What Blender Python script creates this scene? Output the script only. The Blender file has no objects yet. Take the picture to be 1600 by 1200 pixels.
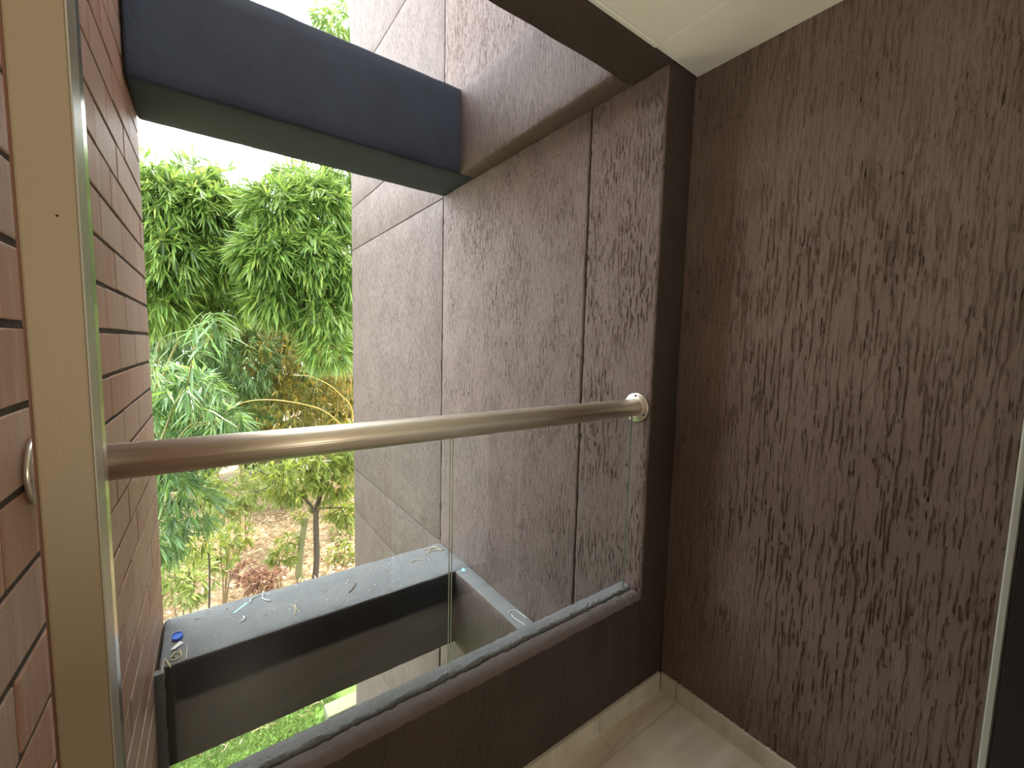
import bpy, bmesh, math, random
import numpy as np
from mathutils import Matrix, Vector

random.seed(7)
S = bpy.context.scene
COL = S.collection
D = bpy.data

# ------------------------------------------------------------------ camera
cam_data = D.cameras.new('camera')
cam = D.objects.new('camera', cam_data)
COL.objects.link(cam)
cam_data.sensor_fit = 'HORIZONTAL'
cam_data.sensor_width = 36.0
cam_data.lens = 661.84 * 36.0 / 1600.0
cam_data.clip_start = 0.01
cam_data.clip_end = 300
right = Vector((0.80735483, -0.58957426, 0.02409101))
up = Vector((0.03357292, 0.08665915, 0.99567216))
fwd = Vector((0.58911038, 0.80305192, -0.08975841))
m = Matrix((right, up, -fwd)).transposed().to_4x4()
m.translation = Vector((0, 0, 1.474))
cam.matrix_world = m
S.camera = cam

# ------------------------------------------------------------------ light
world = D.worlds.new('hazy_sky')
S.world = world
world.use_nodes = True
wn = world.node_tree
bg = wn.nodes['Background']
bg.inputs['Color'].default_value = (0.93, 0.96, 1.0, 1)
bg.inputs['Strength'].default_value = 5.0

sun_d = D.lights.new('sun', 'SUN')
sun_d.energy = 9.0
sun_d.angle = math.radians(1.5)
sun_d.color = (1.0, 0.90, 0.72)
sun = D.objects.new('sun', sun_d)
COL.objects.link(sun)
sun.rotation_euler = Vector((0.42, 0.42, 0.80)).to_track_quat('Z', 'Y').to_euler()

lamp_d = D.lights.new('room_light', 'POINT')
lamp_d.shadow_soft_size = 0.15
lamp_d.energy = 22.0
lamp_d.color = (1.0, 0.88, 0.70)
lamp = D.objects.new('room_light', lamp_d)
COL.objects.link(lamp)
lamp.location = (0.2, -1.5, 1.35)

fill_d = D.lights.new('added_ceiling_fill', 'AREA')  # added unseen fill light, aimed up to brighten the balcony ceiling
fill_d.shape = 'DISK'
fill_d.size = 0.3
fill_d.energy = 9.5
fill_d.color = (1.0, 0.93, 0.78)
fill = D.objects.new('added_ceiling_fill', fill_d)
COL.objects.link(fill)
fill.location = (0.1, -0.5, 1.1)
fill.rotation_euler = (math.pi, 0, 0)

vs = S.view_settings
S.display_settings.display_device = 'sRGB'
vs.view_transform = 'Standard'
vs.look = 'None'
vs.exposure = 0.85
vs.gamma = 1.0
vs.use_curve_mapping = False

# ------------------------------------------------------------------ materials
def mat(name):
    mt = D.materials.new(name)
    mt.use_nodes = True
    nt = mt.node_tree
    b = nt.nodes['Principled BSDF']
    return mt, nt, b

def node(nt, kind, **kw):
    n = nt.nodes.new(kind)
    for k, v in kw.items():
        setattr(n, k, v)
    return n

def plain(name, col, rough=0.6, metal=0.0, spec=0.5):
    mt, nt, b = mat(name)
    b.inputs['Base Color'].default_value = (*col, 1)
    b.inputs['Roughness'].default_value = rough
    b.inputs['Metallic'].default_value = metal
    b.inputs['Specular IOR Level'].default_value = spec
    return mt

def ramp(nt, src, stops, out='Color'):
    r = node(nt, 'ShaderNodeValToRGB')
    el = r.color_ramp.elements
    while len(el) < len(stops):
        el.new(0.5)
    for e, (p, c) in zip(el, stops):
        e.position = p
        e.color = (*c, 1)
    nt.links.new(src, r.inputs[0])
    return r.outputs[out]

def maprange(nt, src, a, b, c=0.0, d=1.0):
    n = node(nt, 'ShaderNodeMapRange', interpolation_type='SMOOTHSTEP')
    nt.links.new(src, n.inputs['Value'])
    n.inputs['From Min'].default_value = a
    n.inputs['From Max'].default_value = b
    n.inputs['To Min'].default_value = c
    n.inputs['To Max'].default_value = d
    return n.outputs['Result']

def math_n(nt, op, a, b):
    n = node(nt, 'ShaderNodeMath', operation=op)
    for i, v in enumerate((a, b)):
        if isinstance(v, (int, float)):
            n.inputs[i].default_value = v
        else:
            nt.links.new(v, n.inputs[i])
    return n.outputs[0]

def noise(nt, vec, scale, detail=2.0, rough=0.5, distort=0.0):
    mp = node(nt, 'ShaderNodeMapping')
    mp.inputs['Scale'].default_value = scale if isinstance(scale, tuple) else (scale,) * 3
    nt.links.new(vec, mp.inputs['Vector'])
    n = node(nt, 'ShaderNodeTexNoise')
    n.inputs['Scale'].default_value = 1.0
    n.inputs['Detail'].default_value = detail
    n.inputs['Roughness'].default_value = rough
    n.inputs['Distortion'].default_value = distort
    nt.links.new(mp.outputs[0], n.inputs['Vector'])
    return n.outputs[0]

def bump(nt, b, h, dist, strength=1.0):
    bp = node(nt, 'ShaderNodeBump')
    bp.inputs['Strength'].default_value = strength
    bp.inputs['Distance'].default_value = dist
    nt.links.new(h, bp.inputs['Height'])
    nt.links.new(bp.outputs[0], b.inputs['Normal'])

def groove_plaster(name, c0, c1, sx=140.0, sz=8.0, depth=0.012, displace=0.0):
    """rustic scratch-coat paint: short vertical worm tracks in a flat coat"""
    mt, nt, b = mat(name)
    tc = node(nt, 'ShaderNodeTexCoord').outputs['Object']
    trk = noise(nt, tc, (sx, sx, sz), 2.0, 0.55, 0.25)
    cut = maprange(nt, trk, 0.415, 0.465)                       # 0 inside a track
    trk2 = noise(nt, tc, (sx * 1.9, sx * 1.9, sz * 2.2), 2.0, 0.5, 0.4)
    cut2 = maprange(nt, trk2, 0.34, 0.42)
    dens = maprange(nt, noise(nt, tc, (5, 5, 3.0), 2.0), 0.42, 0.62)
    h1 = math_n(nt, 'MAXIMUM', cut, math_n(nt, 'MULTIPLY', dens, 0.45))
    h = math_n(nt, 'ADD', h1, math_n(nt, 'MULTIPLY', cut2, 0.45))
    fine = noise(nt, tc, 260.0, 3.0, 0.6)
    h = math_n(nt, 'ADD', h, math_n(nt, 'MULTIPLY', fine, 0.18))
    soft = noise(nt, tc, (14, 14, 5), 3.0)
    h = math_n(nt, 'ADD', h, math_n(nt, 'MULTIPLY', soft, 0.8))
    cv = ramp(nt, noise(nt, tc, (5, 5, 3), 5.0, 0.65), [(0.3, c0), (0.7, c1)])
    nt.links.new(cv, b.inputs['Base Color'])
    b.inputs['Roughness'].default_value = 0.62
    b.inputs['Specular IOR Level'].default_value = 0.35
    if displace > 0:
        dn = node(nt, 'ShaderNodeDisplacement')
        dn.inputs['Midlevel'].default_value = 1.6
        dn.inputs['Scale'].default_value = displace
        nt.links.new(h, dn.inputs['Height'])
        nt.links.new(dn.outputs[0], nt.nodes['Material Output'].inputs['Displacement'])
        mt.displacement_method = 'BOTH'
    else:
        bump(nt, b, h, depth)
    return mt

def rough_paint(name, c0, c1, scale=60.0, depth=0.004, rough=0.75, specks=None):
    mt, nt, b = mat(name)
    tc = node(nt, 'ShaderNodeTexCoord').outputs['Object']
    n1 = noise(nt, tc, scale, 5.0, 0.65)
    n2 = noise(nt, tc, 4.0, 4.0, 0.6)
    c = ramp(nt, n2, [(0.3, c0), (0.7, c1)])
    if specks:
        sp = maprange(nt, noise(nt, tc, 130.0, 2.0), 0.66, 0.72)
        mx = node(nt, 'ShaderNodeMix', data_type='RGBA')
        nt.links.new(sp, mx.inputs[0])
        nt.links.new(c, mx.inputs[6])
        mx.inputs[7].default_value = (*specks, 1)
        c = mx.outputs[2]
    nt.links.new(c, b.inputs['Base Color'])
    b.inputs['Roughness'].default_value = rough
    b.inputs['Specular IOR Level'].default_value = 0.3
    bump(nt, b, n1, depth)
    return mt

M_WALL = groove_plaster('brown_scratch_plaster', (0.148, 0.106, 0.086), (0.186, 0.136, 0.112), displace=0.0042)
M_OUTER = groove_plaster('weathered_brown_plaster', (0.115, 0.087, 0.076), (0.148, 0.115, 0.102), 115.0, 13.0, 0.010)
M_OUTERD = groove_plaster('weathered_scratch_plaster', (0.138, 0.104, 0.090), (0.175, 0.136, 0.120), 115.0, 13.0, 0.010, displace=0.0040)
M_SMOOTH = rough_paint('smooth_brown_paint', (0.052, 0.038, 0.030), (0.064, 0.048, 0.039), 38.0, 0.010)
M_RIM = rough_paint('dusty_skylit_rim', (0.15, 0.122, 0.114), (0.21, 0.178, 0.168), 85.0, 0.012, 0.8)  # dusty brown, made paler for the sky light falling on the rim
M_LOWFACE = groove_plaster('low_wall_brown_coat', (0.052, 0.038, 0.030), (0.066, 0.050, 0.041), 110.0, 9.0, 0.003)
M_GROOVE = plain('groove_dark', (0.05, 0.035, 0.03), 0.9)
M_LEDGE = rough_paint('dusty_charcoal_paint', (0.19, 0.205, 0.212), (0.26, 0.27, 0.272), 85.0, 0.008, 0.85, (0.09, 0.086, 0.08))
M_BEAM = rough_paint('charcoal_paint', (0.045, 0.045, 0.048), (0.06, 0.06, 0.062), 40.0, 0.002, 0.7)
M_UPBEAM = rough_paint('flare_tinted_paint', (0.032, 0.042, 0.060), (0.042, 0.054, 0.078), 40.0, 0.002, 0.7)  # dark beam paint, its blue tint standing in for lens flare
M_CREAM = rough_paint('cream_ceiling', (0.83, 0.84, 0.76), (0.85, 0.86, 0.78), 20.0, 0.0005, 0.7)
M_ROOM = plain('room_wall', (0.62, 0.54, 0.44), 0.8)
M_ROOMFLOOR = plain('room_floor', (0.25, 0.2, 0.16), 0.6)
M_BLACK = plain('black_frame', (0.012, 0.012, 0.012), 0.35)
M_WHITE = plain('white_door', (0.80, 0.82, 0.84), 0.5)
M_POST = rough_paint('beige_powder_coat', (0.255, 0.202, 0.132), (0.268, 0.212, 0.14), 300.0, 0.0003, 0.45)
M_POSTEDGE = plain('polished_edge', (0.62, 0.61, 0.54), 0.2, 0.75)
M_POSTSIDE = plain('pale_side_coat', (0.36, 0.34, 0.28), 0.35)
M_GASKET = plain('brown_gasket', (0.12, 0.05, 0.025), 0.7)
M_STRIP = plain('pale_aluminium', (0.55, 0.58, 0.50), 0.4, 0.2)
M_MORTAR = rough_paint('mortar', (0.05, 0.042, 0.036), (0.12, 0.10, 0.085), 50.0, 0.008, 0.95)
M_HOLE = plain('hole_black', (0.01, 0.008, 0.008), 0.9)
M_CONC = rough_paint('pale_concrete', (0.125, 0.13, 0.08), (0.155, 0.16, 0.105), 12.0, 0.004, 0.85)
M_BLUE = plain('blue_plastic', (0.015, 0.16, 0.80), 0.35)
M_PAPER = plain('white_paper', (0.75, 0.75, 0.72), 0.8)
M_STRAW = plain('pale_straw', (0.62, 0.52, 0.33), 0.8)
M_STRING = plain('white_string', (0.75, 0.8, 0.8), 0.8)
M_CYAN = plain('pale_blue_plastic', (0.32, 0.55, 0.62), 0.6)
M_BARK = plain('dark_bark', (0.055, 0.04, 0.028), 0.9)
M_PALEBARK = plain('olive_stem', (0.13, 0.13, 0.055), 0.8)
M_CULM = plain('yellow_green_culm', (0.16, 0.15, 0.04), 0.5)
M_GOLD = plain('golden_culm', (0.34, 0.22, 0.05), 0.5)
M_TWIG = plain('brown_twig', (0.16, 0.11, 0.05), 0.8)

def steel():
    mt, nt, b = mat('brushed_steel')
    tc = node(nt, 'ShaderNodeTexCoord').outputs['Object']
    n1 = noise(nt, tc, (1.5, 400, 400), 2.0)
    b.inputs['Base Color'].default_value = (0.74, 0.68, 0.56, 1)
    b.inputs['Metallic'].default_value = 1.0
    nt.links.new(maprange(nt, n1, 0.3, 0.7, 0.36, 0.5), b.inputs['Roughness'])
    bump(nt, b, n1, 0.0004)
    return mt
M_STEEL = steel()
M_FLANGE = plain('satin_flange', (0.72, 0.69, 0.6), 0.35, 0.85)

def brick_mat():
    mt, nt, b = mat('brick_clay')
    tc = node(nt, 'ShaderNodeTexCoord').outputs['Object']
    oi = node(nt, 'ShaderNodeObjectInfo')
    base = ramp(nt, oi.outputs['Random'], [(0.0, (0.39, 0.205, 0.135)), (0.35, (0.46, 0.25, 0.175)), (0.7, (0.48, 0.31, 0.225)), (1.0, (0.41, 0.25, 0.20))])
    geo = node(nt, 'ShaderNodeNewGeometry').outputs['Position']
    streak = noise(nt, geo, (30, 30, 3.5), 4.0, 0.6)
    mx = node(nt, 'ShaderNodeMix', data_type='RGBA')
    nt.links.new(maprange(nt, streak, 0.45, 0.75, 0.0, 0.5), mx.inputs[0])
    nt.links.new(base, mx.inputs[6])
    mx.inputs[7].default_value = (0.52, 0.42, 0.34, 1)
    nt.links.new(mx.outputs[2], b.inputs['Base Color'])
    b.inputs['Roughness'].default_value = 0.55
    h = math_n(nt, 'ADD', noise(nt, geo, (90, 90, 12), 3.0), math_n(nt, 'MULTIPLY', noise(nt, geo, 200.0, 3.0), 0.5))
    bump(nt, b, h, 0.002)
    return mt
M_BRICK = brick_mat()

def tile_mat():
    mt, nt, b = mat('wood_look_tile')
    tc = node(nt, 'ShaderNodeTexCoord').outputs['Object']
    g = noise(nt, tc, (2.2, 9.0, 9.0), 5.0, 0.6, 0.6)
    c = ramp(nt, g, [(0.3, (0.46, 0.39, 0.28)), (0.52, (0.60, 0.54, 0.43)), (0.72, (0.70, 0.65, 0.55))])
    nt.links.new(c, b.inputs['Base Color'])
    b.inputs['Roughness'].default_value = 0.38
    return mt
M_TILE = tile_mat()
def skirt_mat():
    mt, nt, b = mat('wood_look_skirting')
    tc = node(nt, 'ShaderNodeTexCoord').outputs['Object']
    g = noise(nt, tc, (14.0, 14.0, 2.0), 4.0, 0.6, 0.4)
    c = ramp(nt, g, [(0.3, (0.50, 0.46, 0.36)), (0.7, (0.66, 0.63, 0.53))])
    nt.links.new(c, b.inputs['Base Color'])
    b.inputs['Roughness'].default_value = 0.35
    return mt
M_SKIRT = skirt_mat()
M_GROUT = plain('pale_grout', (0.62, 0.58, 0.48), 0.9)

def glass_mat():
    mt = D.materials.new('clear_glass')
    mt.use_nodes = True
    nt = mt.node_tree
    nt.nodes.clear()
    out = node(nt, 'ShaderNodeOutputMaterial')
    tr = node(nt, 'ShaderNodeBsdfTransparent')
    tr.inputs['Color'].default_value = (0.955, 0.975, 0.965, 1)
    gl = node(nt, 'ShaderNodeBsdfGlossy')
    gl.inputs['Roughness'].default_value = 0.01
    lw = node(nt, 'ShaderNodeLayerWeight')
    lw.inputs['Blend'].default_value = 0.5
    p = math_n(nt, 'POWER', lw.outputs['Facing'], 5.0)
    fr = math_n(nt, 'ADD', math_n(nt, 'MULTIPLY', p, 0.92), 0.065)
    mx = node(nt, 'ShaderNodeMixShader')
    nt.links.new(fr, mx.inputs[0])
    nt.links.new(tr.outputs[0], mx.inputs[1])
    nt.links.new(gl.outputs[0], mx.inputs[2])
    nt.links.new(mx.outputs[0], out.inputs[0])
    return mt
M_GLASS = glass_mat()
M_GLASSDIM = plain('dim_glass_edge', (0.09, 0.11, 0.09), 0.15)
M_GLASSEDGE = plain('ground_glass_edge', (0.42, 0.50, 0.36), 0.25)

def leaf_mat(name, stops, trans=0.32, spec=0.4):
    mt, nt, b = mat(name)
    geo = node(nt, 'ShaderNodeNewGeometry')
    c = ramp(nt, geo.outputs['Random Per Island'], stops)
    nt.links.new(c, b.inputs['Base Color'])
    b.inputs['Roughness'].default_value = 0.34
    b.inputs['Specular IOR Level'].default_value = spec + 0.15
    tl = node(nt, 'ShaderNodeBsdfTranslucent')
    hs = node(nt, 'ShaderNodeHueSaturation')
    hs.inputs['Value'].default_value = 1.35
    hs.inputs['Hue'].default_value = 0.485
    nt.links.new(c, hs.inputs['Color'])
    nt.links.new(hs.outputs[0], tl.inputs['Color'])
    mx = node(nt, 'ShaderNodeMixShader')
    mx.inputs[0].default_value = trans
    nt.links.new(b.outputs[0], mx.inputs[1])
    nt.links.new(tl.outputs[0], mx.inputs[2])
    nt.links.new(mx.outputs[0], nt.nodes['Material Output'].inputs[0])
    return mt
M_LEAF = leaf_mat('bamboo_leaf', [(0.0, (0.072, 0.144, 0.032)), (0.4, (0.122, 0.216, 0.043)), (0.75, (0.180, 0.288, 0.058)), (1.0, (0.259, 0.324, 0.072))])
M_LEAFBLUE = leaf_mat('young_bamboo_leaf', [(0.0, (0.07, 0.16, 0.05)), (0.6, (0.13, 0.25, 0.085)), (1.0, (0.22, 0.34, 0.06))], 0.35, 0.6)
M_LEAFDARK = leaf_mat('deep_bamboo_leaf', [(0.0, (0.056, 0.113, 0.037)), (0.6, (0.097, 0.177, 0.048)), (1.0, (0.161, 0.241, 0.064))], 0.35)
M_LEAFGOLD = leaf_mat('dry_backlit_leaf', [(0.0, (0.06, 0.09, 0.02)), (0.6, (0.14, 0.135, 0.022)), (0.85, (0.24, 0.185, 0.025)), (1.0, (0.42, 0.30, 0.035))], 0.5)  # dry yellow leaves, with the golden backlight also put into their colour
M_LEAFTREE = leaf_mat('tree_leaf', [(0.0, (0.091, 0.143, 0.019)), (0.6, (0.169, 0.221, 0.033)), (1.0, (0.273, 0.299, 0.052))], 0.5)
M_LEAFPALE = leaf_mat('pale_shrub_leaf', [(0.0, (0.156, 0.221, 0.052)), (0.6, (0.247, 0.312, 0.078)), (1.0, (0.338, 0.358, 0.130))], 0.45)
M_LEAFRED = leaf_mat('rusty_shrub_leaf', [(0.0, (0.160, 0.072, 0.048)), (0.6, (0.240, 0.120, 0.072)), (1.0, (0.336, 0.208, 0.112))], 0.35)
M_LITTER = leaf_mat('dry_leaf_litter', [(0.0, (0.26, 0.15, 0.07)), (0.5, (0.44, 0.30, 0.16)), (1.0, (0.62, 0.50, 0.32))], 0.15)
M_GRASS = leaf_mat('grass_blade', [(0.0, (0.050, 0.107, 0.013)), (0.6, (0.083, 0.157, 0.021)), (1.0, (0.140, 0.190, 0.041))], 0.4)

def ground_mat():
    mt, nt, b = mat('garden_soil')
    tc = node(nt, 'ShaderNodeTexCoord').outputs['Object']
    n1 = noise(nt, tc, 1.6, 6.0, 0.65)
    n2 = noise(nt, tc, 14.0, 5.0, 0.7)
    lit = ramp(nt, n2, [(0.3, (0.24, 0.15, 0.08)), (0.55, (0.42, 0.31, 0.18)), (0.75, (0.58, 0.48, 0.33))])
    grs = ramp(nt, n2, [(0.3, (0.06, 0.13, 0.02)), (0.7, (0.13, 0.25, 0.04))])
    sp = node(nt, 'ShaderNodeSeparateXYZ')
    nt.links.new(tc, sp.inputs[0])
    edge = math_n(nt, 'ADD', sp.outputs['Y'], math_n(nt, 'MULTIPLY', n1, 1.6))
    f = maprange(nt, edge, 7.2, 8.0)
    mx = node(nt, 'ShaderNodeMix', data_type='RGBA')
    nt.links.new(f, mx.inputs[0])
    nt.links.new(grs, mx.inputs[6])
    nt.links.new(lit, mx.inputs[7])
    nt.links.new(mx.outputs[2], b.inputs['Base Color'])
    b.inputs['Roughness'].default_value = 0.95
    bump(nt, b, n2, 0.05)
    return mt
M_GROUND = ground_mat()

# ------------------------------------------------------------------ mesh helpers
def tag(o, label=None, cat=None, group=None, kind=None):
    if label: o['label'] = label
    if cat: o['category'] = cat
    if group: o['group'] = group
    if kind: o['kind'] = kind
    return o

def link(name, me, material=None, parent=None):
    o = D.objects.new(name, me)
    COL.objects.link(o)
    if material is not None:
        for mt in (material if isinstance(material, (list, tuple)) else [material]):
            me.materials.append(mt)
    if parent is not None:
        o.parent = parent
    return o

def finish(name, bm, material, parent=None, smooth=False):
    bmesh.ops.recalc_face_normals(bm, faces=bm.faces)
    me = D.meshes.new(name)
    bm.to_mesh(me)
    bm.free()
    if smooth:
        for p in me.polygons:
            p.use_smooth = True
    return link(name, me, material, parent)

def empty(name, loc=(0, 0, 0)):
    o = D.objects.new(name, None)
    o.empty_display_size = 0.05
    COL.objects.link(o)
    o.location = loc
    return o

def add_box(bm, a, b, bev=0.0, seg=1):
    ret = bmesh.ops.create_cube(bm, size=1.0)
    vs_ = ret['verts']
    for v in vs_:
        v.co = Vector([a[i] + (v.co[i] + 0.5) * (b[i] - a[i]) for i in range(3)])
    if bev > 0:
        es = list({e for v in vs_ for e in v.link_edges})
        bmesh.ops.bevel(bm, geom=es, offset=bev, segments=seg, affect='EDGES', profile=0.5)

def box(name, a, b, material, parent=None, bev=0.0, seg=1):
    bm = bmesh.new()
    add_box(bm, a, b, bev, seg)
    return finish(name, bm, material, parent)

def rough_box(name, a, b, material, parent=None, bev=0.012, cell=0.06, amp=0.003, seed=0):
    """a plastered block: bevelled, cut into cells and slightly uneven along its edges"""
    bm = bmesh.new()
    add_box(bm, a, b, bev, 2)
    for ax in range(3):
        n = int((b[ax] - a[ax]) / cell)
        for k in range(1, min(n, 60)):
            co = [0, 0, 0]; no = [0, 0, 0]
            co[ax] = a[ax] + (b[ax] - a[ax]) * k / n
            no[ax] = 1
            bmesh.ops.bisect_plane(bm, geom=bm.verts[:] + bm.edges[:] + bm.faces[:], plane_co=co, plane_no=no)
    rnd = random.Random(seed)
    for v in bm.verts:
        v.co += Vector((rnd.uniform(-1, 1), rnd.uniform(-1, 1), rnd.uniform(-1, 1))) * amp
    o = finish(name, bm, material, parent, True)
    return o

def relief(bm, x, y0, y1, z0, z1, step, back=0.02):
    """dense sheet facing -x whose rim turns back, for plaster relief"""
    ny, nz = max(2, int((y1 - y0) / step)), max(2, int((z1 - z0) / step))
    V = []
    for i in range(-2, ny + 3):
        row = []
        for j in range(-2, nz + 3):
            ii, jj = min(max(i, 0), ny), min(max(j, 0), nz)
            out = max(0, -i, i - ny, -j, j - nz)
            row.append((x + (0.0, 0.004, back)[out] + (0.003 if out == 0 and (ii in (0, ny) or jj in (0, nz)) else 0.0),
                        y0 + (y1 - y0) * ii / ny, z0 + (z1 - z0) * jj / nz))
        V.append(row)
    W = len(V[0])
    vs_ = [v for r in V for v in r]
    fs = [(i * W + j, i * W + j + 1, (i + 1) * W + j + 1, (i + 1) * W + j) for i in range(len(V) - 1) for j in range(W - 1)]
    return vs_, fs

def relief_obj(name, material, parent, *a, **k):
    vs_, fs = relief(None, *a, **k)
    me = D.meshes.new(name)
    me.from_pydata(vs_, [], fs)
    me.update()
    if me.polygons[len(fs) // 2].normal.x > 0:
        me.flip_normals()
    for p in me.polygons:
        p.use_smooth = True
    return link(name, me, material, parent)

def tube(bm, pts, radii, sides=8, cap=True):
    pts = [Vector(p) for p in pts]
    if not isinstance(radii, (list, tuple)):
        radii = [radii] * len(pts)
    rings = []
    for i, p in enumerate(pts):
        d = (pts[min(i + 1, len(pts) - 1)] - pts[max(i - 1, 0)]).normalized()
        ref = Vector((0, 0, 1)) if abs(d.z) < 0.9 else Vector((1, 0, 0))
        u = d.cross(ref).normalized()
        w = d.cross(u)
        rings.append([bm.verts.new(p + (u * math.cos(t) + w * math.sin(t)) * radii[i])
                      for t in [2 * math.pi * k / sides for k in range(sides)]])
    for r0, r1 in zip(rings, rings[1:]):
        for k in range(sides):
            bm.faces.new((r0[k], r0[(k + 1) % sides], r1[(k + 1) % sides], r1[k]))
    if cap:
        bm.faces.new(rings[0])
        bm.faces.new(rings[-1])

def tube_obj(name, pts, radii, material, parent=None, sides=8):
    bm = bmesh.new()
    tube(bm, pts, radii, sides)
    return finish(name, bm, material, parent, True)

def curve_pts(ctrl, n):
    """Catmull-Rom through control points"""
    P = [np.array(c, float) for c in ctrl]
    P = [2 * P[0] - P[1]] + P + [2 * P[-1] - P[-2]]
    out = []
    segs = len(P) - 3
    for i in range(n):
        t = i / (n - 1) * segs
        k = min(int(t), segs - 1)
        t -= k
        a, b, c, d = P[k:k + 4]
        out.append(0.5 * ((2 * b) + (c - a) * t + (2 * a - 5 * b + 4 * c - d) * t * t + (3 * b - a - 3 * c + d) * t ** 3))
    return out

# ================================================================== SETTING
X1, XR, XS, YJ = 1.409, 1.575, 1.302, 1.0        # outer wall face, right wall face, side beam face, jamb plane
YB0, YB1 = 2.36, 2.785                            # outer beams, front and back
CEIL, BB, BT = 2.519, 2.504, 2.994                # ceiling, beam underside, beam top
LB, LT = -0.516, -0.016                           # lower beam underside and top
GZ = -3.126                                       # garden level

# right wall (inside the balcony)
wr = box('wall_right', (XR + 0.015, -0.2, -0.02), (XR + 0.12, YJ, CEIL + 0.05), M_SMOOTH)
relief_obj('scratch_coat', M_WALL, wr, XR, 0.06, YJ, 0.06, CEIL + 0.01, 0.0036)
tag(wr, 'dark brown scratch-textured plaster wall on the right of the balcony', 'wall', kind='structure')
for (y, z, r) in ((0.356, 1.973, 0.006), (0.558, 1.910, 0.004)):
    bm = bmesh.new()
    tube(bm, [(XR - 0.0006, y, z), (XR + 0.004, y, z)], r, 10)
    finish('screw_hole', bm, M_HOLE, wr)
    bm = bmesh.new()
    bmesh.ops.create_uvsphere(bm, u_segments=8, v_segments=5, radius=r * 0.8)
    for v in bm.verts:
        v.co = Vector((XR - 0.001 + v.co.x * 0.4, y + v.co.y + r * 1.5, z + v.co.z + r * 0.2))
    finish('plaster_burr', bm, M_WALL, wr, True)

# outer wall: plaster panels parted by recessed grooves
wo = box('wall_outer', (X1 + 0.014, YJ + 0.05, GZ - 0.1), (X1 + 0.30, 5.03, 6.5), M_GROOVE)
tag(wo, 'tall weathered brown plaster wall with panel grooves outside the railing', 'wall', kind='structure')
gr = 0.006
ys = [YJ, 1.380, 2.790, 5.040]
zrows_far = [GZ, -2.0, -0.505, -0.010, 2.498, 2.955, 4.2, 6.5]
seed = 0
for i in range(3):
    zr = zrows_far if i == 2 else [GZ, 6.5]
    for z0, z1 in zip(zr, zr[1:]):
        seed += 1
        y0 = ys[i] + (gr if i else 0.0)
        y1 = ys[i + 1] - (gr if i < 2 else 0.0)
        if i == 0:
            rough_box('panel_core', (X1 + 0.010, y0 + 0.003, -0.1), (XR + 0.13, y1 - 0.003, BT), M_SMOOTH, wo, 0.006, 0.05, 0.0008, seed)
            relief_obj('plaster_panel', M_OUTERD, wo, X1, y0 + 0.003, y1, -0.05, 2.75, 0.0045)
            rough_box('plaster_panel', (X1, y0 + 0.15, BT), (X1 + 0.2, y1, z1), M_OUTER, wo, 0.010, 0.2, 0.0012, seed)
            rough_box('plaster_panel', (X1, y0 + 0.15, z0), (X1 + 0.2, y1, -0.1), M_OUTER, wo, 0.010, 0.2, 0.0012, seed)
        else:
            if i == 1:
                rough_box('panel_core', (X1 + 0.008, y0 + 0.002, z0), (X1 + 0.3, y1 - 0.002, z1), M_OUTER, wo, 0.005, 0.15, 0.0008, seed)
                relief_obj('plaster_panel', M_OUTERD, wo, X1, y0, y1, -0.7, 4.4, 0.006)
            else:
                rough_box('plaster_panel', (X1, y0, z0 + gr * 0.6), (X1 + 0.3, y1, z1 - gr * 0.6), M_OUTER, wo, 0.005, 0.15, 0.0008, seed)

# jamb facing the room between the outer wall edge and the right wall: smooth coat
box('jamb_coat', (X1 + 0.004, YJ - 0.001, 0.0), (XR + 0.05, YJ + 0.006, CEIL), M_SMOOTH, wo, 0.003)

# low parapet with rounded, rough top
def parapet():
    prof = [(1.0, -0.05), (1.0, 0.10), (1.0, 0.22), (1.0, 0.34), (1.0, 0.440), (1.002, 0.458), (1.007, 0.470), (1.016, 0.478), (1.030, 0.481), (1.046, 0.480),
            (1.049, 0.466), (1.0555, 0.468), (1.0575, 0.485), (1.062, 0.489), (1.072, 0.490), (1.084, 0.491), (1.097, 0.490), (1.105, 0.483), (1.106, 0.40), (1.106, 0.0), (1.106, -0.3)]
    n = 260
    rnd = random.Random(3)
    nz = [[rnd.uniform(-1, 1) for _ in range(n)] for _ in prof]
    def sm(r, k):
        return (r[max(k - 1, 0)] + 2 * r[k] + r[min(k + 1, n - 1)]) / 4
    bm = bmesh.new()
    rows = []
    for j, (y, z) in enumerate(prof):
        row = []
        for k in range(n):
            x = -0.27 + (X1 + 0.02 + 0.27) * k / (n - 1)
            a = 0.0
            if 5 <= j <= 9: a = 0.0042
            if j in (12, 13): a = 0.0045
            if 14 <= j <= 16: a = 0.0022
            if j == 17: a = 0.0045
            row.append(bm.verts.new((x, y + sm(nz[j], k) * a * (1.0 if j in (12, 13) else 0.6), z + sm(nz[j][::-1], k) * a * 0.8)))
        rows.append(row)
    for j, (r0, r1) in enumerate(zip(rows, rows[1:])):
        for k in range(n - 1):
            f = bm.faces.new((r0[k], r0[k + 1], r1[k + 1], r1[k]))
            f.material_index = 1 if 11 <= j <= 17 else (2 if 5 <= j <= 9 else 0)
    for k in (0, n - 1):
        bm.faces.new([r[k] for r in rows])
    bm.faces.new([rows[0][k] for k in range(n)] + [rows[-1][k] for k in reversed(range(n))])
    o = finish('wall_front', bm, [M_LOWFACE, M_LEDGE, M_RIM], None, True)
    for p in o.data.polygons:
        if p.material_index == 1:
            p.use_smooth = False
    return tag(o, 'low brown parapet wall with rounded rough top below the glass', 'wall', kind='structure')
parapet()

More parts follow.
